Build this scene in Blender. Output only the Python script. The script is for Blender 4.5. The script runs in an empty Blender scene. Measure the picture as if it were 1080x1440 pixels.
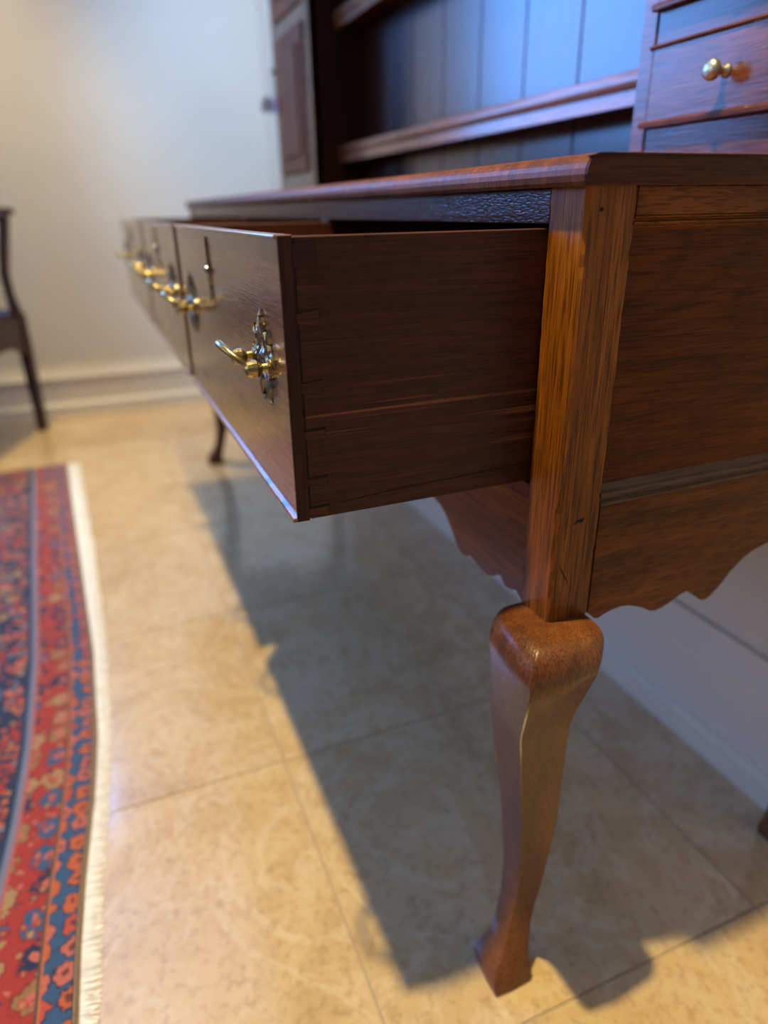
import bpy, bmesh, math, random
from mathutils import Vector, Matrix
from math import sin, cos, pi, radians

random.seed(7)
S = bpy.context.scene
COL = S.collection

# ------------------------------------------------------------------ camera
# World: X runs along the dresser (the camera end is +X), Y towards the wall behind it, Z up.
R_ = Vector((0.38217637, 0.92394605, -0.01627599))
D_ = Vector((0.36837305, -0.16847776, -0.91428472))
F_ = Vector((-0.8474919, 0.34342238, -0.40474504))
cam_d = bpy.data.cameras.new('camera')
cam = bpy.data.objects.new('camera', cam_d); COL.objects.link(cam)
M = Matrix((R_, -D_, -F_)).transposed().to_4x4()
M.translation = Vector((0.4014, -0.309, 0.7691))
cam.matrix_world = M
cam_d.sensor_fit = 'VERTICAL'; cam_d.sensor_height = 36.0; cam_d.sensor_width = 27.0
cam_d.lens = 962.72 / 1440 * 36
cam_d.clip_start = 0.02
cam_d.dof.use_dof = True
cam_d.dof.focus_distance = 0.50
cam_d.dof.aperture_fstop = 2.7
S.camera = cam

# ------------------------------------------------------------------ exposure, world, lights
S.view_settings.view_transform = 'Standard'
S.view_settings.look = 'None'
S.view_settings.exposure = 0.0
S.view_settings.gamma = 1.0
S.view_settings.use_curve_mapping = False
W = bpy.data.worlds.new('world'); S.world = W; W.use_nodes = True
W.node_tree.nodes['Background'].inputs[0].default_value = (0.35, 0.5, 0.8, 1)
W.node_tree.nodes['Background'].inputs[1].default_value = 1.0


def spot(name, loc, power, col, size=100, blend=0.6, rad=0.03, aim=None):
    l = bpy.data.lights.new(name, 'SPOT'); l.energy = power; l.color = col
    l.spot_size = radians(size); l.spot_blend = blend; l.shadow_soft_size = rad
    o = bpy.data.objects.new(name, l); o.location = loc; COL.objects.link(o)
    if aim: o.rotation_euler = (Vector(aim) - Vector(loc)).to_track_quat('-Z', 'Y').to_euler()
    return o


WARM = (1.0, 0.765, 0.335)
spot('ceiling_lamp_near', (-0.12, -0.47, 2.54), 330, WARM, 95, 0.9, 0.03)
spot('ceiling_lamp_far', (-2.25, -0.47, 2.54), 230, WARM, 60, 1.0, 0.12)
spot('added_cool_wall_fill', (-1.30, -0.30, 2.50), 175, (0.54, 0.73, 1.0), 46, 1.0, 0.08, aim=(-2.70, 0.45, 0.95))  # unseen cool spot, added as blue fill on the far wall
WIN_SIDE = 13.0      # daylight behind the panes of the two windows
WIN_FRONT = 2.0

# ------------------------------------------------------------------ materials
def newmat(name):
    m = bpy.data.materials.new(name); m.use_nodes = True
    nt = m.node_tree; b = nt.nodes['Principled BSDF']
    return m, nt, b


def N(nt, t, **kw):
    n = nt.nodes.new(t)
    for k, v in kw.items():
        if k.startswith('i_'):
            key = k[2:]
            key = int(key) if key.isdigit() else key
            n.inputs[key].default_value = v
        else:
            setattr(n, k, v)
    return n


def ramp(nt, src, stops, interp='LINEAR'):
    r = nt.nodes.new('ShaderNodeValToRGB'); r.color_ramp.interpolation = interp
    e = r.color_ramp.elements
    while len(e) < len(stops): e.new(0.5)
    for el, (p, c) in zip(e, stops):
        el.position = p; el.color = (c[0], c[1], c[2], 1)
    nt.links.new(src, r.inputs[0])
    return r.outputs[0]


def mixc(nt, fac, a, b, mode='MIX'):
    m = nt.nodes.new('ShaderNodeMix'); m.data_type = 'RGBA'; m.blend_type = mode
    for sock, v in ((m.inputs[0], fac), (m.inputs[6], a), (m.inputs[7], b)):
        if hasattr(v, 'is_linked'): nt.links.new(v, sock)
        else: sock.default_value = v if isinstance(v, (int, float)) else (*v, 1)
    return m.outputs[2]


def mth(nt, op, a, b=0.0, c=None):
    m = nt.nodes.new('ShaderNodeMath'); m.operation = op
    for i, v in enumerate((a, b) if c is None else (a, b, c)):
        if hasattr(v, 'is_linked'): nt.links.new(v, m.inputs[i])
        else: m.inputs[i].default_value = v
    return m.outputs[0]


def wood(name, dark, mid, light, axis='X', rough=0.32, bump=0.25, coat=0.35, mottle=0.5, pore=1.0, spec=0.25, crough=0.16, cior=1.5, figure=0.0, fa=28, scuff=0.0):
    """Old waxed oak: streaks along one axis, dark open pores, slow mottling."""
    m, nt, b = newmat(name)
    tc = N(nt, 'ShaderNodeTexCoord'); oi = N(nt, 'ShaderNodeObjectInfo')
    off = N(nt, 'ShaderNodeVectorMath', operation='SCALE'); nt.links.new(oi.outputs['Random'], off.inputs[3])
    off.inputs[0].default_value = (7.3, 3.1, 5.7)
    add = N(nt, 'ShaderNodeVectorMath', operation='ADD')
    nt.links.new(tc.outputs['Object'], add.inputs[0]); nt.links.new(off.outputs[0], add.inputs[1])

    def tex(along, across, detail, rough_, dist=0.0):
        mp = N(nt, 'ShaderNodeMapping')
        s = [across] * 3; s['XYZ'.index(axis)] = along
        mp.inputs['Scale'].default_value = s
        nt.links.new(add.outputs[0], mp.inputs[0])
        n = N(nt, 'ShaderNodeTexNoise', i_Scale=1.0, i_Detail=detail, i_Roughness=rough_, i_Distortion=dist)
        nt.links.new(mp.outputs[0], n.inputs['Vector'])
        return n.outputs['Fac']
    streak = tex(5, 120, 5, 0.65, 0.5)
    fine = tex(fa, 700, 2, 0.5)
    slow = tex(3.5, 11, 3, 0.55, 0.4)
    c1 = ramp(nt, streak, [(0.25, dark), (0.5, mid), (0.75, light)])
    c2 = mixc(nt, mottle, c1, ramp(nt, slow, [(0.3, [x * 0.45 for x in dark]), (0.55, mid), (0.8, [min(1, x * 1.25) for x in light])]))
    pf = ramp(nt, fine, [(0.38, (0.2, 0.16, 0.14)), (0.52, (1, 1, 1))])
    if figure:
        fg = mth(nt, 'FRACT', mth(nt, 'MULTIPLY', tex(2.2, 9, 1, 0.4, 0.2), 13.0))
        c2 = mixc(nt, figure, c2, ramp(nt, fg, [(0.0, (0.55, 0.5, 0.45)), (0.18, (1, 1, 1)), (0.75, (1.12, 1.1, 1.05)), (1.0, (0.6, 0.55, 0.5))]), 'MULTIPLY')
    c3 = mixc(nt, 0.6 * pore, c2, pf, 'MULTIPLY')
    if scuff:
        sc = mth(nt, 'MULTIPLY', tex(2.5, 420, 2, 0.5), tex(5, 14, 2, 0.5))
        c3 = mixc(nt, mth(nt, 'MULTIPLY', ramp(nt, sc, [(0.36, (0, 0, 0)), (0.46, (1, 1, 1))]), scuff), c3, (0.30, 0.10, 0.028))
    nt.links.new(c3, b.inputs['Base Color'])
    r = mth(nt, 'MULTIPLY_ADD', slow, 0.22, rough - 0.1)
    nt.links.new(r, b.inputs['Roughness'])
    b.inputs['Coat Weight'].default_value = coat
    b.inputs['Coat Roughness'].default_value = crough; b.inputs['Coat IOR'].default_value = cior
    b.inputs['Specular IOR Level'].default_value = spec
    h = mth(nt, 'ADD', mth(nt, 'MULTIPLY', fine, 0.6), mth(nt, 'MULTIPLY', streak, 0.5))
    bp = N(nt, 'ShaderNodeBump', i_Strength=bump, i_Distance=0.0006)
    nt.links.new(h, bp.inputs['Height'])
    nt.links.new(bp.outputs[0], b.inputs['Normal']); nt.links.new(bp.outputs[0], b.inputs['Coat Normal'])
    return m


def plain(name, col, rough=0.5, metal=0.0, noise=0.0, scale=30, bump=0.0, bscale=200):
    m, nt, b = newmat(name)
    b.inputs['Roughness'].default_value = rough; b.inputs['Metallic'].default_value = metal
    tc = N(nt, 'ShaderNodeTexCoord')
    n = N(nt, 'ShaderNodeTexNoise', i_Scale=scale, i_Detail=4.0); nt.links.new(tc.outputs['Object'], n.inputs['Vector'])
    nt.links.new(ramp(nt, n.outputs['Fac'], [(0.3, [x * (1 - noise) for x in col]), (0.7, [min(1, x * (1 + noise * 0.5)) for x in col])]), b.inputs['Base Color'])
    if bump:
        n2 = N(nt, 'ShaderNodeTexNoise', i_Scale=bscale, i_Detail=3.0); nt.links.new(tc.outputs['Object'], n2.inputs['Vector'])
        bp = N(nt, 'ShaderNodeBump', i_Strength=bump, i_Distance=0.002); nt.links.new(n2.outputs['Fac'], bp.inputs['Height'])
        nt.links.new(bp.outputs[0], b.inputs['Normal'])
    return m


OAK = dict(dark=(0.040, 0.009, 0.0014), mid=(0.165, 0.044, 0.004), light=(0.31, 0.096, 0.009), coat=0.03, spec=0.15)
oak_x = wood('waxed_oak_grain_x', axis='X', **OAK)
oak_y = wood('waxed_oak_grain_y', axis='Y', fa=60, figure=0.2, **OAK)
oak_z = wood('waxed_oak_grain_z', axis='Z', **OAK)
STI = dict(dark=(0.055, 0.014, 0.002), mid=(0.25, 0.078, 0.008), light=(0.43, 0.16, 0.020), coat=0.06, spec=0.18, fa=22, pore=1.3)
oak_stile = wood('golden_oak_stile', axis='Z', rough=0.36, bump=0.5, mottle=0.35, **STI)
oak_leg = wood('worn_oak_leg', axis='Z', rough=0.36, bump=0.8, fa=120, dark=(0.04, 0.011, 0.004), mid=(0.135, 0.044, 0.013), light=(0.24, 0.09, 0.028), mottle=0.6, coat=0.25, spec=0.3)
PAN = dict(dark=(0.028, 0.0055, 0.0008), mid=(0.095, 0.022, 0.0028), light=(0.16, 0.044, 0.006), spec=0.12)
oak_panel = wood('dark_oak_panel', axis='Y', figure=0.55, rough=0.42, bump=0.25, coat=0.0, **PAN)
oak_mould = wood('greyish_moulding_oak', axis='Y', rough=0.5, bump=0.15, coat=0.0, dark=(0.05, 0.026, 0.018), mid=(0.115, 0.07, 0.05), light=(0.16, 0.105, 0.08))  # paler, greyer tone for the lower panel moulding
oak_side = wood('drawer_side_oak', axis='Y', rough=0.5, bump=0.25, coat=0.0, spec=0.3, dark=(0.024, 0.006, 0.0028), mid=(0.06, 0.0135, 0.0052), light=(0.12, 0.032, 0.009), mottle=0.6, scuff=0.8)
oak_front = wood('polished_drawer_front', axis='X', rough=0.26, bump=0.35, fa=40, figure=0.15, coat=1.0, crough=0.15, cior=1.85, dark=(0.08, 0.028, 0.009), mid=(0.20, 0.08, 0.026), light=(0.29, 0.13, 0.045), mottle=0.5)
oak_edge = wood('crossbanded_top_edge', axis='Z', rough=0.42, bump=0.7, fa=60, spec=0.25, dark=(0.05, 0.015, 0.006), mid=(0.14, 0.042, 0.010), light=(0.26, 0.085, 0.018), mottle=0.3, coat=0.05)
oak_end = wood('dark_end_grain', axis='Z', rough=0.5, bump=0.3, spec=0.25, dark=(0.02, 0.006, 0.004), mid=(0.05, 0.014, 0.008), light=(0.085, 0.026, 0.012), coat=0.0)
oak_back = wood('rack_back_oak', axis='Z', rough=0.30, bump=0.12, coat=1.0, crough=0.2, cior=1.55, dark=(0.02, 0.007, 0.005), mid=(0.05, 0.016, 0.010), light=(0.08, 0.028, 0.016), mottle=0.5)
oak_shelf = wood('shelf_edge_oak', axis='X', rough=0.28, bump=0.1, coat=0.8, dark=(0.12, 0.04, 0.016), mid=(0.26, 0.09, 0.034), light=(0.36, 0.14, 0.05))
oak_spice = wood('spice_drawer_oak', axis='X', rough=0.26, bump=0.4, coat=0.6, dark=(0.05, 0.016, 0.009), mid=(0.15, 0.046, 0.022), light=(0.30, 0.11, 0.045), mottle=0.75)
pine_in = wood('raw_drawer_inside', axis='X', rough=0.6, bump=0.2, coat=0.0, dark=(0.03, 0.012, 0.006), mid=(0.075, 0.03, 0.014), light=(0.12, 0.05, 0.024))
oak_door = wood('warm_oak_door', axis='Z', rough=0.5, bump=0.1, coat=0.0, spec=0.15, dark=(0.16, 0.05, 0.016), mid=(0.30, 0.10, 0.035), light=(0.40, 0.15, 0.055))
chair_wood = wood('chair_mahogany', axis='Z', rough=0.35, bump=0.15, dark=(0.015, 0.006, 0.005), mid=(0.04, 0.013, 0.009), light=(0.07, 0.023, 0.014))
gap_black = plain('dark_joint_gap', (0.004, 0.003, 0.003), 0.9)
brass = plain('aged_brass', (0.42, 0.32, 0.13), 0.30, 1.0, 0.35, 120, 0.15, 300)
brass_dark = plain('tarnished_brass', (0.30, 0.26, 0.19), 0.28, 1.0, 0.6, 160, 0.2, 300)
brass_pale = plain('pale_brass_knob', (0.62, 0.63, 0.52), 0.32, 0.9, 0.2, 90)
wall_m = plain('painted_plaster', (0.69, 0.65, 0.58), 0.85, 0, 0.03, 3, 0.05, 90)
ceil_m = plain('white_ceiling', (0.8, 0.78, 0.74), 0.9)
base_m = plain('painted_skirting', (0.72, 0.67, 0.60), 0.5, 0, 0.02, 4)
grout_m = plain('grey_grout', (0.34, 0.27, 0.19), 0.8, 0, 0.15, 60)
fringe_m = plain('cream_wool_fringe', (0.84, 0.83, 0.80), 0.9, 0, 0.15, 80)
cushion_m = plain('navy_patterned_cloth', (0.035, 0.045, 0.13), 0.9, 0, 0.7, 45)
tag_white = plain('white_card', (0.82, 0.84, 0.86), 0.6)
tag_pink = plain('pink_card', (0.52, 0.30, 0.42), 0.6)
cord_m = plain('pale_string', (0.55, 0.45, 0.42), 0.8)


def pane_mat(name, col, strength):
    m, nt, b = newmat(name); nt.nodes.remove(b)
    e = N(nt, 'ShaderNodeEmission', i_Color=(*col, 1), i_Strength=strength)
    nt.links.new(e.outputs[0], nt.nodes['Material Output'].inputs[0])
    return m


sky_side = pane_mat('daylit_pane_blue', (0.14, 0.38, 1.0), WIN_SIDE)
sky_front = pane_mat('daylit_pane', (0.86, 0.86, 0.95), WIN_FRONT)


def travertine():
    m, nt, b = newmat('honed_travertine')
    tc = N(nt, 'ShaderNodeTexCoord'); oi = N(nt, 'ShaderNodeObjectInfo')
    off = N(nt, 'ShaderNodeVectorMath', operation='SCALE'); off.inputs[0].default_value = (17, 9, 4)
    nt.links.new(oi.outputs['Random'], off.inputs[3])
    add = N(nt, 'ShaderNodeVectorMath', operation='ADD')
    nt.links.new(tc.outputs['Object'], add.inputs[0]); nt.links.new(off.outputs[0], add.inputs[1])

    def noise(s, d, r, di=0.0):
        n = N(nt, 'ShaderNodeTexNoise', i_Scale=s, i_Detail=d, i_Roughness=r, i_Distortion=di)
        nt.links.new(add.outputs[0], n.inputs['Vector']); return n.outputs['Fac']
    cloud = noise(6, 6, 0.65, 1.2)
    speck = noise(85, 5, 0.7)
    vein = noise(4.5, 5, 0.6, 2.0)
    c = ramp(nt, cloud, [(0.28, (0.46, 0.31, 0.145)), (0.5, (0.57, 0.41, 0.21)), (0.75, (0.64, 0.49, 0.28))])
    vb = mth(nt, 'ABSOLUTE', mth(nt, 'SUBTRACT', vein, 0.5))
    vm = ramp(nt, vb, [(0.0, (1, 1, 1)), (0.02, (0.55, 0.55, 0.55)), (0.06, (0, 0, 0))])
    c = mixc(nt, mth(nt, 'MULTIPLY', vm, 0.38), c, (0.70, 0.58, 0.42))
    c = mixc(nt, 0.55, c, ramp(nt, speck, [(0.33, (0.62, 0.52, 0.42)), (0.5, (1, 1, 1)), (0.7, (1.0, 1.0, 1.0))]), 'MULTIPLY')
    c = mixc(nt, 0.3, c, ramp(nt, oi.outputs['Random'], [(0, (0.82, 0.80, 0.78)), (1, (1, 1, 1))]), 'MULTIPLY')
    nt.links.new(c, b.inputs['Base Color'])
    nt.links.new(mth(nt, 'MULTIPLY_ADD', cloud, 0.2, 0.26), b.inputs['Roughness'])
    b.inputs['Specular IOR Level'].default_value = 0.3
    b.inputs['Coat Weight'].default_value = 0.8; b.inputs['Coat IOR'].default_value = 2.4; b.inputs['Coat Roughness'].default_value = 0.14
    bp = N(nt, 'ShaderNodeBump', i_Strength=0.12, i_Distance=0.001); nt.links.new(speck, bp.inputs['Height'])
    nt.links.new(bp.outputs[0], b.inputs['Normal'])
    return m


trav = travertine()


def rug_material():
    """u runs along the edge, v is the distance in from the fringe (metres)."""
    m, nt, b = newmat('woven_persian_rug')
    uv = N(nt, 'ShaderNodeUVMap'); uv.uv_map = 'UVMap'
    sp = N(nt, 'ShaderNodeSeparateXYZ'); nt.links.new(uv.outputs[0], sp.inputs[0])
    v = sp.outputs[1]

    def vor(sx, sy, oy=0.0, rnd=0.35, seed=0.0):
        mp = N(nt, 'ShaderNodeMapping'); mp.inputs['Scale'].default_value = (sx, sy, 1); mp.inputs['Location'].default_value = (seed, oy, seed)
        nt.links.new(uv.outputs[0], mp.inputs[0])
        x = N(nt, 'ShaderNodeTexVoronoi', voronoi_dimensions='2D', i_Scale=1.0, i_Randomness=rnd)
        nt.links.new(mp.outputs[0], x.inputs['Vector'])
        return x.outputs['Distance'], x.outputs['Color'], x.outputs['Position'], mp.outputs[0]

    def wob(dist, vec, k):
        n = N(nt, 'ShaderNodeTexNoise', noise_dimensions='2D', i_Scale=k, i_Detail=2.0); nt.links.new(vec, n.inputs['Vector'])
        return mth(nt, 'ADD', dist, mth(nt, 'MULTIPLY_ADD', n.outputs['Fac'], 0.5, -0.25))

    def motif(bg, sx, sy, oy, rnd, seed, cols, size, ringc, corec):
        d, c, pos, vec = vor(sx, sy, oy, rnd, seed)
        dd = wob(d, vec, 3.0)
        s = N(nt, 'ShaderNodeSeparateColor'); nt.links.new(c, s.inputs[0])
        n = len(cols)
        fc = ramp(nt, s.outputs[0], [(i / n, cols[i]) for i in range(n)], 'CONSTANT')
        inside = ramp(nt, dd, [(0, (1, 1, 1)), (size, (1, 1, 1)), (size + 0.04, (0, 0, 0))])
        ring = ramp(nt, dd, [(0, (1, 1, 1)), (size + 0.07, (1, 1, 1)), (size + 0.11, (0, 0, 0))])
        core = ramp(nt, dd, [(0, (1, 1, 1)), (size * 0.3, (1, 1, 1)), (size * 0.3 + 0.05, (0, 0, 0))])
        x = mixc(nt, ring, bg, ringc); x = mixc(nt, inside, x, fc); return mixc(nt, core, x, corec)
    navy, blue, red, org, pink, tan, lblue = (0.012, 0.020, 0.06), (0.028, 0.075, 0.17), (0.30, 0.026, 0.018), (0.42, 0.095, 0.03), (0.42, 0.11, 0.085), (0.30, 0.19, 0.085), (0.10, 0.21, 0.34)
    field = motif(navy, 26, 26, 0, 0.9, 3.3, [red, org, red, (0.26, 0.07, 0.05), tan, red, pink], 0.36, (0.05, 0.02, 0.03), navy)
    field = motif(field, 55, 55, 0.3, 1.0, 8.1, [navy, red, lblue, org, tan], 0.22, navy, org)
    bandr = motif(red, 21, 21, 0.02, 0.3, 1.7, [navy, blue, (0.24, 0.13, 0.05), navy, blue, tan, navy], 0.34, (0.20, 0.02, 0.02), pink)
    bandr = motif(bandr, 50, 50, 0.2, 1.0, 9.7, [red, tan, pink, red, navy], 0.16, red, tan)
    bandb = motif(blue, 33, 33, 0.69, 0.3, 5.2, [org, pink, (0.40, 0.06, 0.035), org, pink], 0.36, navy, (0.12, 0.03, 0.03))

    def step(lo):
        n = mth(nt, 'GREATER_THAN', v, lo); return n
    c = mixc(nt, step(0.0015), (0.05, 0.05, 0.08), tan)
    for lo, col in ((0.004, (0.05, 0.04, 0.06)), (0.0055, tan), (0.0075, navy), (0.009, bandb), (0.040, (0.40, 0.12, 0.05)), (0.0425, (0.10, 0.05, 0.04)),
                    (0.046, bandr), (0.095, (0.34, 0.09, 0.075)), (0.099, (0.17, 0.15, 0.23)), (0.106, (0.06, 0.12, 0.22)), (0.109, navy), (0.116, field)):
        c = mixc(nt, step(lo), c, col)
    n = N(nt, 'ShaderNodeTexNoise', noise_dimensions='2D', i_Scale=260.0, i_Detail=2.0); nt.links.new(uv.outputs[0], n.inputs['Vector'])
    c = mixc(nt, 0.5, c, ramp(nt, n.outputs['Fac'], [(0.3, (0.55, 0.55, 0.55)), (0.6, (1, 1, 1))]), 'MULTIPLY')
    nt.links.new(c, b.inputs['Base Color']); b.inputs['Roughness'].default_value = 0.95
    b.inputs['Sheen Weight'].default_value = 0.15
    bp = N(nt, 'ShaderNodeBump', i_Strength=0.5, i_Distance=0.002); nt.links.new(n.outputs['Fac'], bp.inputs['Height'])
    nt.links.new(bp.outputs[0], b.inputs['Normal'])
    return m


rug_m = rug_material()

# ------------------------------------------------------------------ mesh helpers
def box(bm, x0, x1, y0, y1, z0, z1, bev=0.0, seg=1):
    vs = [bm.verts.new((x, y, z)) for x in (x0, x1) for y in (y0, y1) for z in (z0, z1)]
    a = [(0, 1, 3, 2), (4, 6, 7, 5), (0, 4, 5, 1), (2, 3, 7, 6), (0, 2, 6, 4), (1, 5, 7, 3)]
    fs = [bm.faces.new([vs[i] for i in f]) for f in a]
    bmesh.ops.recalc_face_normals(bm, faces=fs)
    if bev:
        es = list({e for f in fs for e in f.edges})
        bmesh.ops.bevel(bm, geom=es, offset=bev, segments=seg, affect='EDGES', profile=0.5)


def prism(bm, pts, axis, a0, a1):
    """Extrude a 2D outline; axis X: pts=(y,z), Y: (x,z), Z: (x,y)."""
    def P(p, a):
        return {'X': (a, p[0], p[1]), 'Y': (p[0], a, p[1]), 'Z': (p[0], p[1], a)}[axis]
    lo = [bm.verts.new(P(p, a0)) for p in pts]; hi = [bm.verts.new(P(p, a1)) for p in pts]
    n = len(pts); fs = [bm.faces.new(lo), bm.faces.new(hi)]
    for i in range(n): fs.append(bm.faces.new((lo[i], lo[(i + 1) % n], hi[(i + 1) % n], hi[i])))
    bmesh.ops.recalc_face_normals(bm, faces=fs)
    return fs


def loft(bm, rings, cap=True):
    vr = [[bm.verts.new(p) for p in r] for r in rings]; n = len(rings[0]); fs = []
    for a, b in zip(vr, vr[1:]):
        for i in range(n): fs.append(bm.faces.new((a[i], a[(i + 1) % n], b[(i + 1) % n], b[i])))
    if cap: fs += [bm.faces.new(vr[0]), bm.faces.new(vr[-1])]
    bmesh.ops.recalc_face_normals(bm, faces=fs)
    return fs


def tube(bm, pts, rad, n=10, cap=True):
    pts = [Vector(p) for p in pts]; rs = rad if isinstance(rad, (list, tuple)) else [rad] * len(pts)
    rings = []; up = Vector((0.13, 0.21, 0.97))
    for i, p in enumerate(pts):
        t = (pts[min(i + 1, len(pts) - 1)] - pts[max(i - 1, 0)]).normalized()
        a = t.cross(up)
        if a.length < 0.1: a = t.cross(Vector((1, 0, 0)))
        a.normalize(); b = t.cross(a); up = b * -1 if b.dot(up) < 0 else b
        rings.append([p + (a * cos(2 * pi * k / n) + b * sin(2 * pi * k / n)) * rs[i] for k in range(n)])
    loft(bm, rings, cap)


def lathe(bm, origin, direction, prof, n=20):
    """prof: (distance along direction, radius)."""
    o = Vector(origin); d = Vector(direction).normalized()
    a = d.cross(Vector((0.1, 0.2, 0.97)));  a.normalize(); b = d.cross(a)
    loft(bm, [[o + d * t + (a * cos(2 * pi * k / n) + b * sin(2 * pi * k / n)) * max(r, 1e-5) for k in range(n)] for t, r in prof])


def obj(name, bm, mat, parent=None, smooth=False, label=None, base=None):
    me = bpy.data.meshes.new(name); bm.to_mesh(me); bm.free()
    for m in (mat if isinstance(mat, (list, tuple)) else [mat]): me.materials.append(m)
    if smooth: me.polygons.foreach_set('use_smooth', [True] * len(me.polygons))
    o = bpy.data.objects.new(name, me); COL.objects.link(o)
    if parent:
        o.parent = parent
        if parent.type == 'EMPTY': o.location = -Vector(parent.location)
    if label: o['label'] = label
    return o


def nb(): return bmesh.new()


def bx(name, mat, parent, *dims, bev=0.0, seg=1, label=None):
    b = nb(); box(b, *dims, bev, seg); return obj(name, b, mat, parent, label=label)


def thing(name, label, cat, loc=(0, 0, 0), group=None):
    o = bpy.data.objects.new(name, None); COL.objects.link(o); o.location = loc
    o.empty_display_size = 0.05
    o['label'] = label; o['category'] = cat
    if group: o['group'] = group
    return o


def struct(o): o['kind'] = 'structure'; return o


# ------------------------------------------------------------------ the room
XL, XR, YF, YB, H = -2.70, 3.60, -3.40, 0.463, 2.60
floor = struct(bx('floor', grout_m, None, XL - .15, XR + .15, YF - .15, YB + .15, -0.06, -0.0010))
TX0, TY0, TS, GR = -0.404, -0.155, 0.457, 0.0028
tile_me = None
xs = [TX0 + TS * k for k in range(-6, 10)]; ys = [TY0 + TS * k for k in range(-8, 3)]
for xa in xs:
    for ya in ys:
        x0, x1 = max(xa + GR / 2, XL), min(xa + TS - GR / 2, XR); y0, y1 = max(ya + GR / 2, YF), min(ya + TS - GR / 2, YB)
        if x1 - x0 < 0.02 or y1 - y0 < 0.02: continue
        full = abs(x1 - x0 - TS + GR) < 1e-6 and abs(y1 - y0 - TS + GR) < 1e-6
        if full and tile_me:
            t = bpy.data.objects.new('tile', tile_me); COL.objects.link(t); t.parent = floor; t.location = (x0, y0, 0)
        else:
            b = nb(); box(b, 0, x1 - x0, 0, y1 - y0, -0.012, 0.0)
            t = obj('tile', b, trav, floor); t.location = (x0, y0, 0)
            if full: tile_me = t.data
struct(bx('wall_back', wall_m, None, XL - .12, XR + .12, YB, YB + .12, -0.05, H + .05))
struct(bx('wall_right', wall_m, None, XR, XR + .12, YF - .12, YB, -0.05, H + .05))
struct(bx('ceiling', ceil_m, None, XL - .12, XR + .12, YF - .12, YB + .12, H, H + .1))
# window openings cut by building the wall round them
WY0, WY1, WZ0, WZ1 = -2.50, -0.63, 1.08, 2.35
b = nb()
box(b, XL - .12, XL, WY1, YB, -.05, H + .05); box(b, XL - .12, XL, YF - .12, WY0, -.05, H + .05)
box(b, XL - .12, XL, WY0, WY1, -.05, WZ0); box(b, XL - .12, XL, WY0, WY1, WZ1, H + .05)
struct(obj('wall_left', b, wall_m))
FX0, FX1, FZ0, FZ1 = -2.0, 0.1, 1.1, 2.4
b = nb()
box(b, XL, FX0, YF - .12, YF, -.05, H + .05); box(b, FX1, XR, YF - .12, YF, -.05, H + .05)
box(b, FX0, FX1, YF - .12, YF, -.05, FZ0); box(b, FX0, FX1, YF - .12, YF, FZ1, H + .05)
struct(obj('wall_front', b, wall_m))
w1 = struct(bpy.data.objects.new('window_1', None)); COL.objects.link(w1)
bx('pane', sky_side, w1, XL - .085, XL - .08, WY0, WY1, WZ0, WZ1)
b = nb()
for (y0, y1, z0, z1) in ((WY0, WY0 + .05, WZ0, WZ1), (WY1 - .05, WY1, WZ0, WZ1), (WY0 + .05, WY1 - .05, WZ0, WZ0 + .05), (WY0 + .05, WY1 - .05, WZ1 - .05, WZ1)):
    box(b, XL - .078, XL - .03, y0, y1, z0, z1, 0.004)
obj('frame', b, base_m, w1)
w2 = struct(bpy.data.objects.new('window_2', None)); COL.objects.link(w2)
bx('pane', sky_front, w2, FX0, FX1, YF - .085, YF - .08, FZ0, FZ1)
b = nb()
for (x0, x1, z0, z1) in ((FX0, FX0 + .05, FZ0, FZ1), (FX1 - .05, FX1, FZ0, FZ1), (FX0 + .05, FX1 - .05, FZ0, FZ0 + .05), (FX0 + .05, FX1 - .05, FZ1 - .05, FZ1), (-.97, -.93, FZ0 + .05, FZ1 - .05)):
    box(b, x0, x1, YF - .078, YF - .03, z0, z1, 0.004)
obj('frame', b, base_m, w2)
BP = [(0, 0), (.024, 0), (.024, .038), (.021, .046), (.015, .052), (.013, .060), (.013, .142), (.019, .148), (.020, .156), (.014, .170), (.008, .186), (.007, .2), (0, .2)]
b = nb(); prism(b, [(YB - t * 1.25, z) for t, z in BP], 'X', XL, XR); struct(obj('baseboard_back', b, base_m))
b = nb(); prism(b, [(XL + t, z) for t, z in BP], 'Y', YF, YB - .024); struct(obj('baseboard_left', b, base_m))
b = nb(); prism(b, [(XR - t, z) for t, z in BP], 'Y', YF, YB - .024); struct(obj('baseboard_right', b, base_m))

# ------------------------------------------------------------------ dresser base
L, WP, DB = 1.83, 0.0424, 0.420        # length, post width, depth
ZT0, ZT1, ZK = 0.7807, 0.80, 0.4476    # underside and top of the board, foot of the posts
dr = thing('dresser', 'long dark oak dresser base on square cabriole legs with its three drawers pulled open', 'dresser', (-L / 2, DB / 2, 0))
# top: one board plus cross-banded front edge with a rounded nose
bx('top', oak_x, dr, -L - .006, 0.0062, 0.012, DB + .01, ZT0, ZT1, bev=0.0015, label='dark oak board top of the dresser base')
b = nb()
nose = [(.012, ZT0), (-.0068, ZT0), (-.0080, ZT0 + .0025), (-.0086, ZT0 + .0065), (-.0084, ZT0 + .010), (-.0074, ZT0 + .0130), (-.0056, ZT0 + .0155), (-.0030, ZT0 + .0177), (0, ZT1 - .0006), (.012, ZT1 - .0002)]
prism(b, nose, 'X', -L - .006, 0.0066)
obj('top_edging', b, oak_edge, dr, label='rounded cross-banded front edge, worn shiny')
b = nb(); prism(b, [(y_ + .0004, z_) for y_, z_ in nose[1:-1]] + [(.012, ZT1 - .0005), (.08, ZT1 - .0007), (.17, ZT1 - .0003), (.24, ZT1 - .001), (DB + .008, ZT1 - .0012), (DB + .008, ZT0 + .0003), (.01, ZT0 + .0003)], 'X', 0.0062, 0.0085)
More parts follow.
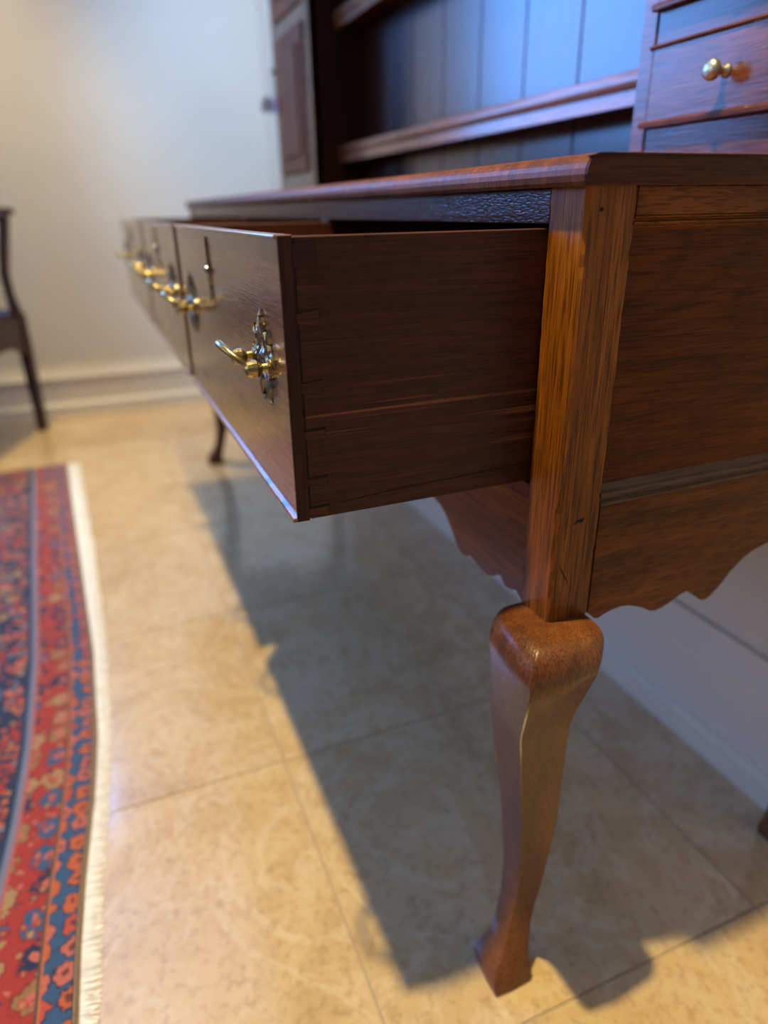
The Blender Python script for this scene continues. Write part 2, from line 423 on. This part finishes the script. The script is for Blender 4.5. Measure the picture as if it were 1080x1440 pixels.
obj('end_edging', b, wood('dark_end_edging', axis='Y', rough=0.35, bump=0.2, coat=0.0, spec=0.15, dark=(0.03, 0.008, 0.003), mid=(0.095, 0.024, 0.006), light=(0.15, 0.042, 0.011)), dr, label='dark strip along the end of the top')


def rough_box(bm, x0, x1, y0, y1, z0, z1, n, amp, seed):
    """A post with slightly worn, uneven arrises."""
    r = random.Random(seed); c = 0.0022; rings = []
    for i in range(n + 1):
        z = z0 + (z1 - z0) * i / n
        j = lambda: c + abs(r.gauss(0, amp))
        a, bb, cc, d = j(), j(), j(), j()
        rings.append([(x0 + a, y0, z), (x1 - bb, y0, z), (x1, y0 + bb, z), (x1, y1 - cc, z), (x1 - cc, y1, z), (x0 + d, y1, z), (x0, y1 - d, z), (x0, y0 + a, z)])
    loft(bm, rings)


posts = [(-WP, 0, 0, WP), (-L, -L + WP, 0, WP), (-WP, 0, DB - WP, DB), (-L, -L + WP, DB - WP, DB)]
for i, (x0, x1, y0, y1) in enumerate(posts):
    b = nb(); rough_box(b, x0, x1, y0, y1, ZK, ZT0, 40, 0.0006, i); obj('stile', b, oak_stile, dr)

LEGP = [(0, .004, -.008, .0240), (.004, .004, -.008, .0245), (.012, .003, -.0095, .0238), (.02, .002, -.010, .0215), (.03, -.001, -.009, .019), (.04, -.004, -.007, .0165), (.05, -.007, -.006, .015),
        (.06, -.010, -.006, .0145), (.08, -.014, -.005, .0145), (.10, -.017, -.004, .0155), (.12, -.020, -.003, .0165), (.15, -.020, -.003, .018), (.18, -.020, -.003, .020), (.21, -.019, -.003, .0215),
        (.24, -.0165, -.004, .0225), (.27, -.014, -.005, .024), (.30, -.011, -.006, .0255), (.32, -.008, -.006, .026), (.34, -.004, -.006, .0266), (.355, -.0015, -.0055, .0275), (.37, .0008, -.004, .0291), (.38, .0019, -.003, .0305), (.39, .003, -.002, .032),
        (.40, .0037, -.001, .0336), (.41, .004, 0, .0353), (.418, .0036, 0, .0364), (.425, .0024, 0, .0370), (.432, .0004, 0, .0372), (.438, -.0018, 0, .0366), (.442, -.0036, 0, .0354), (.445, -.0056, 0, .0334), (.4468, -.008, 0, .0306), (.4476, -.011, 0, .0270)]


def cabriole(name, ox, oy, sx, sy, par):
    """Square-section cabriole leg; (sx, sy) is the outward diagonal."""
    b = nb(); rings = []
    for z, c, e, s in LEGP:
        cx, cy = c + e, c - e
        knee = max(0, min(1, (z - .36) / .05))
        foot = 1.0 if z < .012 else 0.0
        ch = (0.0016 + 0.004 * knee) + 0.004 * foot  # soft side arrises on the knee and foot
        o_ = 0.0012 + 0.0006 * knee
        bow = 0.0025 + 0.004 * knee
        q = [(cx - s + ch, cy + s - ch * 0 - 0), ]
        # outline in (outward x, outward y), outer corner first
        pts = [(cx + s - o_, cy + s), (cx + s * .2, cy + s + bow * .35), (cx - s + ch, cy + s - bow * .3), (cx - s, cy + s - ch - bow * .3), (cx - s, cy - s + .004), (cx - s + .004, cy - s),
               (cx + s - ch - bow * .3, cy - s), (cx + s - bow * .3, cy - s + ch), (cx + s + bow * .35, cy + s * .2), (cx + s, cy + s - o_)]
        rings.append([(ox + sx * px, oy + sy * py, z) for px, py in pts])
    loft(b, rings); bmesh.ops.triangulate(b, faces=[f for f in b.faces if len(f.verts) > 4])
    for e_ in b.edges:
        e_.smooth = not (len(e_.link_faces) == 2 and e_.calc_face_angle(0) > radians(38))
    return obj(name, b, oak_leg, par, smooth=True)


cabriole('leg', 0, 0, 1, -1, dr)
cabriole('leg', -L, 0, -1, -1, dr)


def back_leg(ox, sx):
    b = nb(); rings = []
    for z, s in ((0, .0125), (.01, .0135), (.03, .012), (.06, .011), (.25, .014), (.38, .019), (ZK, .0212)):
        cx, cy = ox - sx * (s + .0005), DB - s - .0005
        rings.append([(cx + i * s, cy + j * s, z) for i, j in ((-1, -1), (1, -1), (1, 1), (-1, 1))])
    loft(b, rings); obj('leg', b, oak_leg, dr)


back_leg(0, 1); back_leg(-L, -1)
# rails, dividers
bx('front_rail', wood('front_rail_oak', axis='X', rough=0.3, bump=0.8, fa=190, **{**PAN, 'coat': 0.5}), dr, -L + WP, -WP, .0015, .03, .7575, ZT0, bev=.0008)
bx('front_rail', oak_x, dr, -L + WP, -WP, .0015, .03, .545, .5585, bev=.0008)
DRAW = [(-.0436, -.545), (-.580, -1.075), (-1.110, -L + WP + .001)]
for x0, x1 in ((-.548, -.577), (-1.078, -1.107)):
    bx('divider', oak_stile, dr, x1, x0, .0015, .03, .5585, .7575, bev=.0008)
# end panels
for sx, ox in ((1, 0.0), (-1, -L)):
    X = lambda d: ox - sx * d      # d = depth in from the end face
    bl = lambda d0, d1: (min(X(d0), X(d1)), max(X(d0), X(d1)))
    bx('side_rail', oak_y, dr, *bl(.0012, .022), WP, DB - WP, .7618, ZT0, bev=.0006)
    bx('side_panel', oak_panel, dr, *bl(.0075, .016), WP, DB - WP, .552, .7625)
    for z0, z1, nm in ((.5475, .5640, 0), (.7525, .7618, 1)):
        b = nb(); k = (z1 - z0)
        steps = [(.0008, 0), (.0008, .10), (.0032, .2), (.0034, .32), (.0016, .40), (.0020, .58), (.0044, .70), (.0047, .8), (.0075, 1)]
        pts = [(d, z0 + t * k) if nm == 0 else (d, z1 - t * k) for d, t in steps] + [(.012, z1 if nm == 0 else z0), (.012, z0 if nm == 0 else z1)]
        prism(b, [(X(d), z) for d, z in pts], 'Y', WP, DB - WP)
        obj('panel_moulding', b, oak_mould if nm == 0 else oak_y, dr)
    SC = [(WP, .4476), (.050, .4395), (.0545, .4385), (.060, .441), (.068, .4432), (.078, .4445), (.087, .4432), (.096, .440), (.104, .4365), (.112, .4315), (.119, .4295), (.127, .431), (.136, .4345), (.146, .4395), (.155, .4425),
          (.160, .4395), (.167, .433), (.174, .4275), (.180, .4265), (.186, .4295), (.195, .438), (.207, .452), (.219, .4625), (.232, .469), (.247, .4725), (.29, .4735), (.315, .468), (.335, .455), (.344, .4476), (DB - WP, .4476)]
    b = nb(); prism(b, SC + [(DB - WP, .5475), (WP, .5475)], 'X', *bl(.0008, .02))
    obj('side_apron', b, oak_y, dr, label='scalloped end apron below the panel')
# front apron: lobes near each leg, long flat arch between
def half_profile(x0, sgn):
    base = [(WP, .4476), (.052, .452), (.060, .4485), (.070, .4475), (.078, .453), (.085, .4525), (.092, .446), (.102, .4425), (.115, .4435), (.127, .4455), (.136, .4475), (.142, .4435), (.150, .4415), (.158, .4425), (.165, .447), (.178, .460), (.190, .470), (.203, .4765), (.225, .480)]
    return [(x0 + sgn * t, z) for t, z in base]
A = half_profile(0, -1); B = half_profile(-L, 1)
b = nb(); prism(b, A + B[::-1] + [(-L + WP, .545), (-WP, .545)], 'Y', .0018, .022)
obj('front_apron', b, oak_x, dr, label='scalloped front apron below the drawers')
bx('back_panel', pine_in, dr, -L + WP, -WP, DB - .02, DB - .008, .46, ZT0)
bx('dust_board', pine_in, dr, -L + WP, -WP, .03, DB - .02, .545, .5525)

g = nb()
lathe(g, (-.0008, .0125, .7665), (1, 0, 0), [(0, .0016), (.0010, .0015)], 10); obj('peg_hole', g, gap_black, dr)
g = nb(); cr = [(-.006, .7978), (.01, .7984), (.03, .7979), (.052, .7985), (.075, .7980), (.10, .7983), (.13, .7978)]
prism(g, cr + [(y_, z_ - .0005 - .0004 * (i_ % 2)) for i_, (y_, z_) in enumerate(cr)][::-1], 'X', .004, .00862); obj('crack', g, gap_black, dr)
for pts_ in ([(.0165, .5365, .0007), (.020, .5385, .0013), (.0245, .5385, .0017), (.0265, .540, .0009)], [(.007, .5005, .0008), (.0105, .494, .0012), (.0145, .487, .0011), (.017, .482, .0005)]):
    g = nb(); prism(g, [(y_, z_ + w_) for y_, z_, w_ in pts_] + [(y_, z_ - w_) for y_, z_, w_ in pts_[::-1]], 'X', -.001, .00012); obj('dent', g, gap_black, dr)

# ---- drawers
DP = 0.197; ZB, ZTD = .5605, .7555


def plate_mesh(cx, cz, y):
    """Pierced backplate of scrolls, leaves and a finial, standing proud of the drawer front at y."""
    b = nb(); t = 0.0024

    def leaf(p, q, w, lift=0.0):
        p, q = Vector(p), Vector(q); d = (q - p); n = Vector((-d.y, d.x)).normalized()
        o = [p, p + d * .25 + n * w, p + d * .6 + n * w * .8, q, p + d * .6 - n * w * .8, p + d * .25 - n * w]
        lo = [b.verts.new((cx + v.x, y, cz + v.y)) for v in o]; hi = [b.verts.new((cx + p.x + (v.x - p.x) * .8, y - t - lift * .5, cz + v.y)) for v in o]
        mid = b.verts.new((cx + (p.x + q.x) / 2, y - t * 1.6 - lift, cz + (p.y + q.y) / 2)); n_ = len(o)
        for i in range(n_):
            b.faces.new((lo[i], lo[(i + 1) % n_], hi[(i + 1) % n_], hi[i])); b.faces.new((hi[i], hi[(i + 1) % n_], mid))

    def ring(x, z, r, w=0.0024, a0=0, a1=360, n=14):
        pts = [(cx + x + r * cos(radians(a0 + (a1 - a0) * i / n)), y - t * .5, cz + z + r * sin(radians(a0 + (a1 - a0) * i / n))) for i in range(n + 1)]
        tube(b, pts, w, 6)
    leaf((0, .012), (0, .029), .004, .001); leaf((0, .018), (.007, .028), .002); leaf((0, .018), (-.007, .028), .002)
    lathe(b, (cx, y - .001, cz + .027), (0, 0, 1), [(0, .0015), (.002, .0026), (.004, .0016), (.007, .0004)], 8)
    for s in (-1, 1):
        ring(s * .009, .010, .0065); ring(s * .018, .004, .0055); ring(s * .009, -.008, .0065); ring(s * .0185, -.007, .0045)
        leaf((s * .018, .009), (s * .022, .021), .0025); leaf((s * .007, -.012), (s * .0105, -.031), .0028, .0005); leaf((s * .022, -.002), (s * .031, .001), .003)
        leaf((s * .014, -.012), (s * .021, -.020), .0022); leaf((s * .004, .014), (s * .012, .020), .002)
        lathe(b, (cx + s * .025, y, cz - .001), (0, -1, 0), [(0, .0075), (.002, .0075), (.0032, .005)], 12)
        lathe(b, (cx + s * .0106, y, cz - .031), (0, 0, -1), [(0, .0012), (.002, .0022), (.004, .001)], 8)
    lathe(b, (cx, y, cz), (0, -1, 0), [(0, .006), (.002, .006), (.0045, .002)], 10)
    bmesh.ops.recalc_face_normals(b, faces=b.faces[:])
    return b


def handle(cx, cz, y, par):
    obj('backplate', plate_mesh(cx, cz + .004, y), brass_dark, par, label='pierced brass backplate with leafy scrolls')
    for s in (-1, 1):
        b = nb()
        lathe(b, (cx + s * .025, y - .002, cz), (0, -1, 0), [(0, .0058), (.002, .006), (.003, .0036), (.007, .0032), (.0085, .0048), (.011, .0062), (.0145, .0062), (.0175, .0050), (.0192, .0026), (.0198, .0004)], 14)
        obj('handle_post', b, brass, par)
    b = nb(); pts = []
    y0 = y - .0145; out = .018; up = .0145
    for i in range(25):
        a = pi * i / 24; u = cos(a); k = sin(a)
        pts.append((cx + u * .025, y0 - out * k ** .8, cz + up * k + .002 * sin(2 * a) * 0))
    rr = [.0017 + .0013 * sin(pi * i / 24) for i in range(25)]
    tube(b, pts, rr, 8); obj('bail_handle', b, brass, par, smooth=True, label='thin brass bail sticking straight out')


def drawer(i, xr, xl, hs, esc):
    par = bx('drawer', pine_in, dr, xl + .011, xr - .011, -DP + .011, DB - .06, ZB + .012, ZB + .019)     # bottom board carries the rest
    if i == 0: par['label'] = 'nearest drawer, dark dovetailed side showing'
    bx('drawer_side', oak_side, par, xr - .011, xr, -DP + .0105, DB - .05, ZB + .001, ZTD - .001, bev=.0006)
    bx('drawer_side', oak_side, par, xl, xl + .011, -DP + .0105, DB - .05, ZB + .001, ZTD - .001, bev=.0006)
    bx('drawer_back', pine_in, par, xl + .011, xr - .011, DB - .061, DB - .051, ZB + .019, ZTD - .012)
    b = nb(); box(b, xl, xr, -DP, -DP + .010, ZB, ZTD, .0005)
    for f in b.faces:
        if abs(f.normal.x) > .9: f.material_index = 1
    obj('drawer_front', b, [oak_front, oak_end], par, label='polished oak drawer front')
    # cock bead
    for nm, dims in (('cock_bead', (xl, xr, -DP - .0028, -DP + .001, ZB, ZB + .0034)), ('cock_bead', (xl, xr, -DP - .0022, -DP + .001, ZTD - .0026, ZTD + .0002))):
        bx(nm, oak_front, par, *dims, bev=.0009, seg=2)
    # lapped dovetails on the near side: dark pin ends between the tails
    if i == 0:
        zs = [(.7435, .0075, .0085), (.7045, .0035, .0052), (.6585, .0035, .0052), (.6255, .003, .0046), (.5905, .0026, .004), (.5675, .0028, .004)]
        for z, h0, h1 in zs:
            ya, yb = -DP + .0095, -DP + .0245
            g = nb(); prism(g, [(ya, z - h0 - .0005), (yb + .0005, z - h1 - .0004), (yb + .0005, z + h1 + .0004), (ya, z + h0 + .0003)], 'X', xr - .003, xr + .00018)
            obj('dovetail_gap', g, gap_black, par)
            g = nb(); prism(g, [(ya, z - h0), (yb, z - h1), (yb, z + h1 * (.6 if z < .64 else .95)), (ya, z + h0 * .9)], 'X', xr - .003, xr + .0004)
            obj('dovetail_pin', g, oak_side, par)
        bx('dovetail_gap', gap_black, par, xr - .003, xr + .00018, -DP + .0098, -DP + .0107, ZB + .002, ZTD - .002)
        # long shrinkage crack near the bottom of the side
        g = nb(); cr = [(-.165, .5712), (-.12, .5742), (-.07, .5757), (-.03, .5772), (-.003, .5785)]
        prism(g, [(y_, z_) for y_, z_ in cr] + [(y_, z_ - .0009) for y_, z_ in cr[::-1]], 'X', xr - .002, xr + .00015)
        obj('crack', g, gap_black, par)
    for hx in hs: handle(hx, .668, -DP, par)
    b = nb()
    prism(b, [(esc - .004, .690), (esc - .0055, .698), (esc - .004, .703), (esc - .006, .712), (esc - .0055, .722), (esc - .003, .731), (esc - .004, .737), (esc, .7475),
              (esc + .004, .737), (esc + .003, .731), (esc + .0055, .722), (esc + .006, .712), (esc + .004, .703), (esc + .0055, .698), (esc + .004, .690), (esc, .684)], 'Y', -DP - .002, -DP)
    lathe(b, (esc, -DP - .0015, .7175), (0, -1, 0), [(0, .005), (.002, .0045), (.003, .0025)], 12)
    obj('escutcheon', b, brass_dark, par, label='slim brass keyhole plate')


drawer(0, *DRAW[0], (-.102, -.470), -.318)
drawer(1, *DRAW[1], (-.655, -1.0), -.8275)
drawer(2, *DRAW[2], (-1.21, -1.69), -1.45)

# ------------------------------------------------------------------ rack on top of the base
YR, YK = .285, .425
rk = thing('dresser_rack', 'tall dark oak plate rack with shelves and small spice drawers standing on the dresser top', 'rack', (-L / 2, .355, ZT1))
z0, z1 = ZT1 + .0004, 1.78
for xa, xb in ((-1.85, -1.83), (-1.512, -1.496), (-.304, -.288), (-.02, 0.0)):
    bx('upright', oak_end if xa == -1.512 else oak_z, rk, xa, xb, YR + .004, YK, z0, z1, bev=.001)
nb_ = 8; bw = (1.496 - .304) / nb_
for k in range(nb_):
    xa = -1.496 + bw * k
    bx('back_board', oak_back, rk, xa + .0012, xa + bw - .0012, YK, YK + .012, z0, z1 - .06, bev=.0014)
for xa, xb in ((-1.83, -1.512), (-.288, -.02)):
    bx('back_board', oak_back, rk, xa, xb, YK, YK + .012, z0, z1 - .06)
for z in (.882, 1.170, 1.46):
    sh = bx('shelf', oak_x, rk, -1.496, -.304, .357, YK, z + .014, z + .034)
    b = nb()
    prism(b, [(.362, z + .038), (.354, z + .038), (.3508, z + .036), (.3494, z + .031), (.3494, z + .026), (.3508, z + .021), (.354, z + .019), (.3545, z + .017), (.3538, z), (.362, z)], 'X', -1.496, -.304)
    obj('shelf_edge', b, oak_shelf, sh, label='moulded front edge of the shelf')
b = nb(); prism(b, [(YR - .012, 1.78), (YR + .004, 1.72), (YK + .01, 1.72), (YK + .01, 1.83), (YR - .045, 1.83), (YR - .045, 1.81), (YR - .03, 1.80)], 'X', -1.87, .02); obj('cornice', b, oak_x, rk)
# left cupboard: frame and one tall fielded door
for xa, xb in ((-1.85, -1.81), (-1.545, -1.496)):
    bx('front_stile', oak_spice, rk, xa, xb, YR, YR + .02, z0, z1, bev=.001)
bx('front_rail', oak_spice, rk, -1.81, -1.545, YR + .001, YR + .02, z0, .862, bev=.001)
bx('front_rail', oak_spice, rk, -1.81, -1.545, YR + .001, YR + .02, 1.20, 1.235, bev=.001)
for zz in ((.864, 1.198), (1.237, 1.70)):
    d = bx('door', oak_door, rk, -1.809, -1.546, YR - .006, YR + .012, *zz, bev=.002)
    b = nb(); box(b, -1.772, -1.583, YR - .012, YR - .005, zz[0] + .04, zz[1] - .04, .004); obj('door_panel', b, oak_door, d)
    b = nb(); lathe(b, (-1.79, YR - .006, 1.125 if zz[0] < 1 else 1.4), (0, -1, 0), [(0, .004), (.006, .003), (.010, .007), (.015, .0085), (.019, .005), (.02, .001)], 14); obj('knob', b, brass_pale, d)
# right nest of spice drawers
bx('front_stile', oak_spice, rk, -.304, -.282, YR, YR + .02, z0, z1, bev=.001)
bx('front_stile', oak_spice, rk, -.022, 0, YR, YR + .02, z0, z1, bev=.001)
zz = .8455; pitch = .1065
bx('front_rail', oak_spice, rk, -.282, -.022, YR + .002, YR + .02, z0, zz - .001, bev=.0008)
for k in range(6):
    za = zz + pitch * k; zb = za + .0745
    d = bx('spice_drawer', oak_spice, rk, -.2805, -.0235, YR - .002, YR + .12, za, zb, bev=.0012)
    b = nb(); prism(b, [(YR + .0, za + .006), (YR - .006, za + .0055), (YR - .0085, za + .003), (YR - .008, za - .0005), (YR - .004, za - .0015), (YR, za - .001)], 'X', -.284, -.020); obj('lip_moulding', b, oak_spice, d)
    b = nb(); prism(b, [(YR + .0, zb + .001), (YR - .0035, zb + .001), (YR - .0045, zb - .001), (YR - .002, zb - .0035), (YR, zb - .0035)], 'X', -.284, -.020); obj('lip_moulding', b, oak_spice, d)
    b = nb(); lathe(b, (-.178, YR - .002, za + .038), (0, -1, 0), [(0, .0062), (.0015, .006), (.003, .0035), (.0065, .003), (.009, .0045), (.0105, .0034), (.0125, .0062), (.015, .0088), (.0185, .0094), (.0215, .0082), (.0235, .005), (.0242, .0006)], 20)
    obj('knob', b, brass_pale, d, smooth=True, label='round pale brass knob')
    bx('front_rail', oak_spice, rk, -.282, -.022, YR + .002, YR + .02, zb + .001, za + pitch - .001, bev=.0008)

# price tags hung on the cupboard knob
tg = thing('price_tag', 'white and pink paper price tags hanging on a string at the rack edge', 'tag', (-1.79, YR - .02, 1.03))
b = nb(); prism(b, [(YR - .052, 1.028), (YR - .012, 1.028), (YR - .012, 1.052), (YR - .024, 1.066), (YR - .040, 1.066), (YR - .052, 1.052)], 'X', -1.8135, -1.8125); obj('white_tag', b, tag_white, tg, label='white card tag')
b = nb(); prism(b, [(-1.800, 1.022), (-1.765, 1.022), (-1.765, 1.058), (-1.775, 1.072), (-1.790, 1.072), (-1.800, 1.058)], 'Y', YR - .019, YR - .018); obj('pink_tag', b, tag_pink, tg, label='pink card tag')
b = nb(); tube(b, [(-1.79, YR - .0195, 1.135), (-1.798, YR - .021, 1.10), (-1.808, YR - .028, 1.075), (-1.813, YR - .032, 1.060)], .0008, 5); tube(b, [(-1.79, YR - .0195, 1.135), (-1.786, YR - .021, 1.10), (-1.783, YR - .019, 1.064)], .0008, 5); obj('string', b, cord_m, tg)

# ------------------------------------------------------------------ rug with its fringe
IN = [(-2.034, -.474), (-1.263, -.438), (-.824, -.416), (-.587, -.415), (-.432, -.423), (-.301, -.436), (-.21, -.442), (-.126, -.445), (.1, -.452), (.35, -.455)]
OUT = [(-2.034, -.438), (-1.27, -.406), (-.842, -.394), (-.578, -.396), (-.424, -.406), (-.293, -.418), (-.202, -.423), (-.118, -.427), (.1, -.434), (.35, -.437)]


def interp(T, x):
    for (a, fa), (b_, fb) in zip(T, T[1:]):
        if x <= b_: return fa + (fb - fa) * max(0, (x - a)) / (b_ - a)
    return T[-1][1]


rug = thing('rug', 'red and navy patterned rug with cream fringe lying on the tiled floor', 'rug', (-.84, -1.2, 0))
b = nb(); uvl = b.loops.layers.uv.new('UVMap')
xsr = [-2.01 + 2.36 * i / 60 for i in range(61)]; vs_ = [0, .004, .02, .05, .1, .2, .4, .8, 1.2, 1.5]
grid = []
for x in xsr:
    ye = interp(IN, x); sag = .0
    grid.append([b.verts.new((x, ye - v, .0062 - (.0035 if v == 0 else 0) + .0012 * sin(9 * x + 20 * v))) for v in vs_])
for i in range(60):
    for j in range(len(vs_) - 1):
        f = b.faces.new((grid[i][j], grid[i][j + 1], grid[i + 1][j + 1], grid[i + 1][j]))
        for lp, (ii, jj) in zip(f.loops, ((i, j), (i, j + 1), (i + 1, j + 1), (i + 1, j))): lp[uvl].uv = (xsr[ii], vs_[jj])
bmesh.ops.recalc_face_normals(b, faces=b.faces[:])
if b.faces[0].normal.z < 0: bmesh.ops.reverse_faces(b, faces=b.faces[:])
ext = bmesh.ops.extrude_face_region(b, geom=b.faces[:])
bmesh.ops.translate(b, verts=[v for v in ext['geom'] if isinstance(v, bmesh.types.BMVert)], vec=(0, 0, 0))
low = {v for v in ext['geom'] if isinstance(v, bmesh.types.BMVert)}
for f in b.faces: pass
for row in grid:
    for v in row:
        if v not in low: v.co.z = .0003
bmesh.ops.recalc_face_normals(b, faces=b.faces[:])
obj('woven_pile', b, rug_m, rug)
b = nb(); r = random.Random(5); x = -2.008
while x < .348:
    y0 = interp(IN, x) - .001; y1 = interp(OUT, x) + r.gauss(0, .0016); dx = r.gauss(0, .0022); w = .0011 + r.random() * .0007
    q = []
    for t, zz_ in ((0, .0042), (.35, .0036), (.75, .0022), (1, .0016)):
        yy = y0 + (y1 - y0) * t; xx = x + dx * t * t; ww = w * (1 - .35 * t)
        q.append([(xx - ww, yy, .0003), (xx + ww, yy, .0003), (xx + ww * .6, yy, zz_), (xx - ww * .6, yy, zz_)])
    loft(b, q); x += .0019 + r.random() * .0006
fr = obj('fringe', b, fringe_m, rug, label='cream wool fringe'); fr['kind'] = 'stuff'

# ------------------------------------------------------------------ armchair by the far wall
ch = thing('armchair', 'dark wooden armchair with navy patterned seat standing by the far wall', 'chair', (-2.30, -.84, 0))
cA = Vector((.94, -.342, 0)); cB = Vector((-.342, -.94, 0)); c0 = Vector((-2.500, -.565, 0))   # along the front, towards the back
CW, CD = .50, .36
def cp(a, d, z, base=c0): return base + cA * a + cB * d + Vector((0, 0, z))
def cring(a, d, z, s, s2=None):
    s2 = s2 or s
    return [cp(a - s, d - s2, z), cp(a + s, d - s2, z), cp(a + s, d + s2, z), cp(a - s, d + s2, z)]
def cbox(name, mat, a0, a1, d0, d1, z0_, z1_, par=ch):
    b = nb(); loft(b, [[cp(a0, d0, z), cp(a1, d0, z), cp(a1, d1, z), cp(a0, d1, z)] for z in (z0_, z1_)]); return obj(name, b, mat, par)
for a in (0, CW):
    o_ = -1 if a == 0 else 1
    b = nb(); loft(b, [cring(a, 0, 0, .015), cring(a, 0, .28, .018), cring(a, 0, .44, .019)]); obj('leg', b, chair_wood, ch)
    b = nb(); loft(b, [cring(a, .004, .44, .017), cring(a, .012, .50, .012), cring(a - o_ * .01, .01, .58, .0125), cring(a - o_ * .004, -.004, .66, .014), cring(a + o_ * .006, -.018, .74, .014), cring(a + o_ * .01, -.02, .775, .017)]); obj('arm_support', b, chair_wood, ch)
    b = nb(); rings = []
    for d, w, z in ((-.055, .022, .782), (-.04, .036, .786), (0, .034, .786), (.10, .019, .782), (.22, .017, .785), (CD + .01, .016, .80)):
        rings.append([cp(a + o_ * .008 - w, d, z - .009), cp(a + o_ * .008 + w, d, z - .009), cp(a + o_ * .008 + w * .8, d, z + .009), cp(a + o_ * .008 - w * .8, d, z + .009)])
    loft(b, rings); obj('armrest', b, chair_wood, ch)
    b = nb(); loft(b, [cring(a, CD, 0, .015), cring(a, CD - .01, .44, .018), cring(a, CD + .0, .8, .016), cring(a, CD + .012, 1.02, .015)]); obj('leg', b, chair_wood, ch)
    cbox('seat_rail', chair_wood, a - .011, a + .011, .0, CD, .345, .435)
b = nb(); n = 16; prof = [(CW * i / n, .275 + .06 * min(1, 4.2 * min(i / n, 1 - i / n)) ** .6) for i in range(n + 1)]
lo_ = [(a, z) for a, z in prof]
fr_ = [[cp(a, d, z) for a, z in lo_ + [(CW, .435), (0, .435)]] for d in (-.012, .010)]
loft(b, fr_); obj('seat_rail', b, chair_wood, ch, label='front seat rail with a shaped lower edge')
cbox('seat_rail', chair_wood, 0, CW, CD - .02, CD, .345, .435)
b = nb(); loft(b, [[cp(i0, j0, z) for i0, j0 in ((m_, m_), (CW - m_, m_), (CW - m_, CD - m_), (m_, CD - m_))] for m_, z in ((.014, .432), (.012, .445), (.03, .462), (.08, .47))]); obj('seat', b, cushion_m, ch, label='navy patterned drop-in seat')
cbox('splat', chair_wood, CW / 2 - .07, CW / 2 + .07, CD + .0, CD + .014, .435, .98)
b = nb(); loft(b, [[cp(-.03 + (CW + .06) * i / 10, CD + .012 + e_, .975 + h_ + .03 * sin(pi * i / 10)) for e_, h_ in ((-.012, 0), (.012, 0), (.012, .055), (-.012, .055))] for i in range(11)]); obj('crest_rail', b, chair_wood, ch)
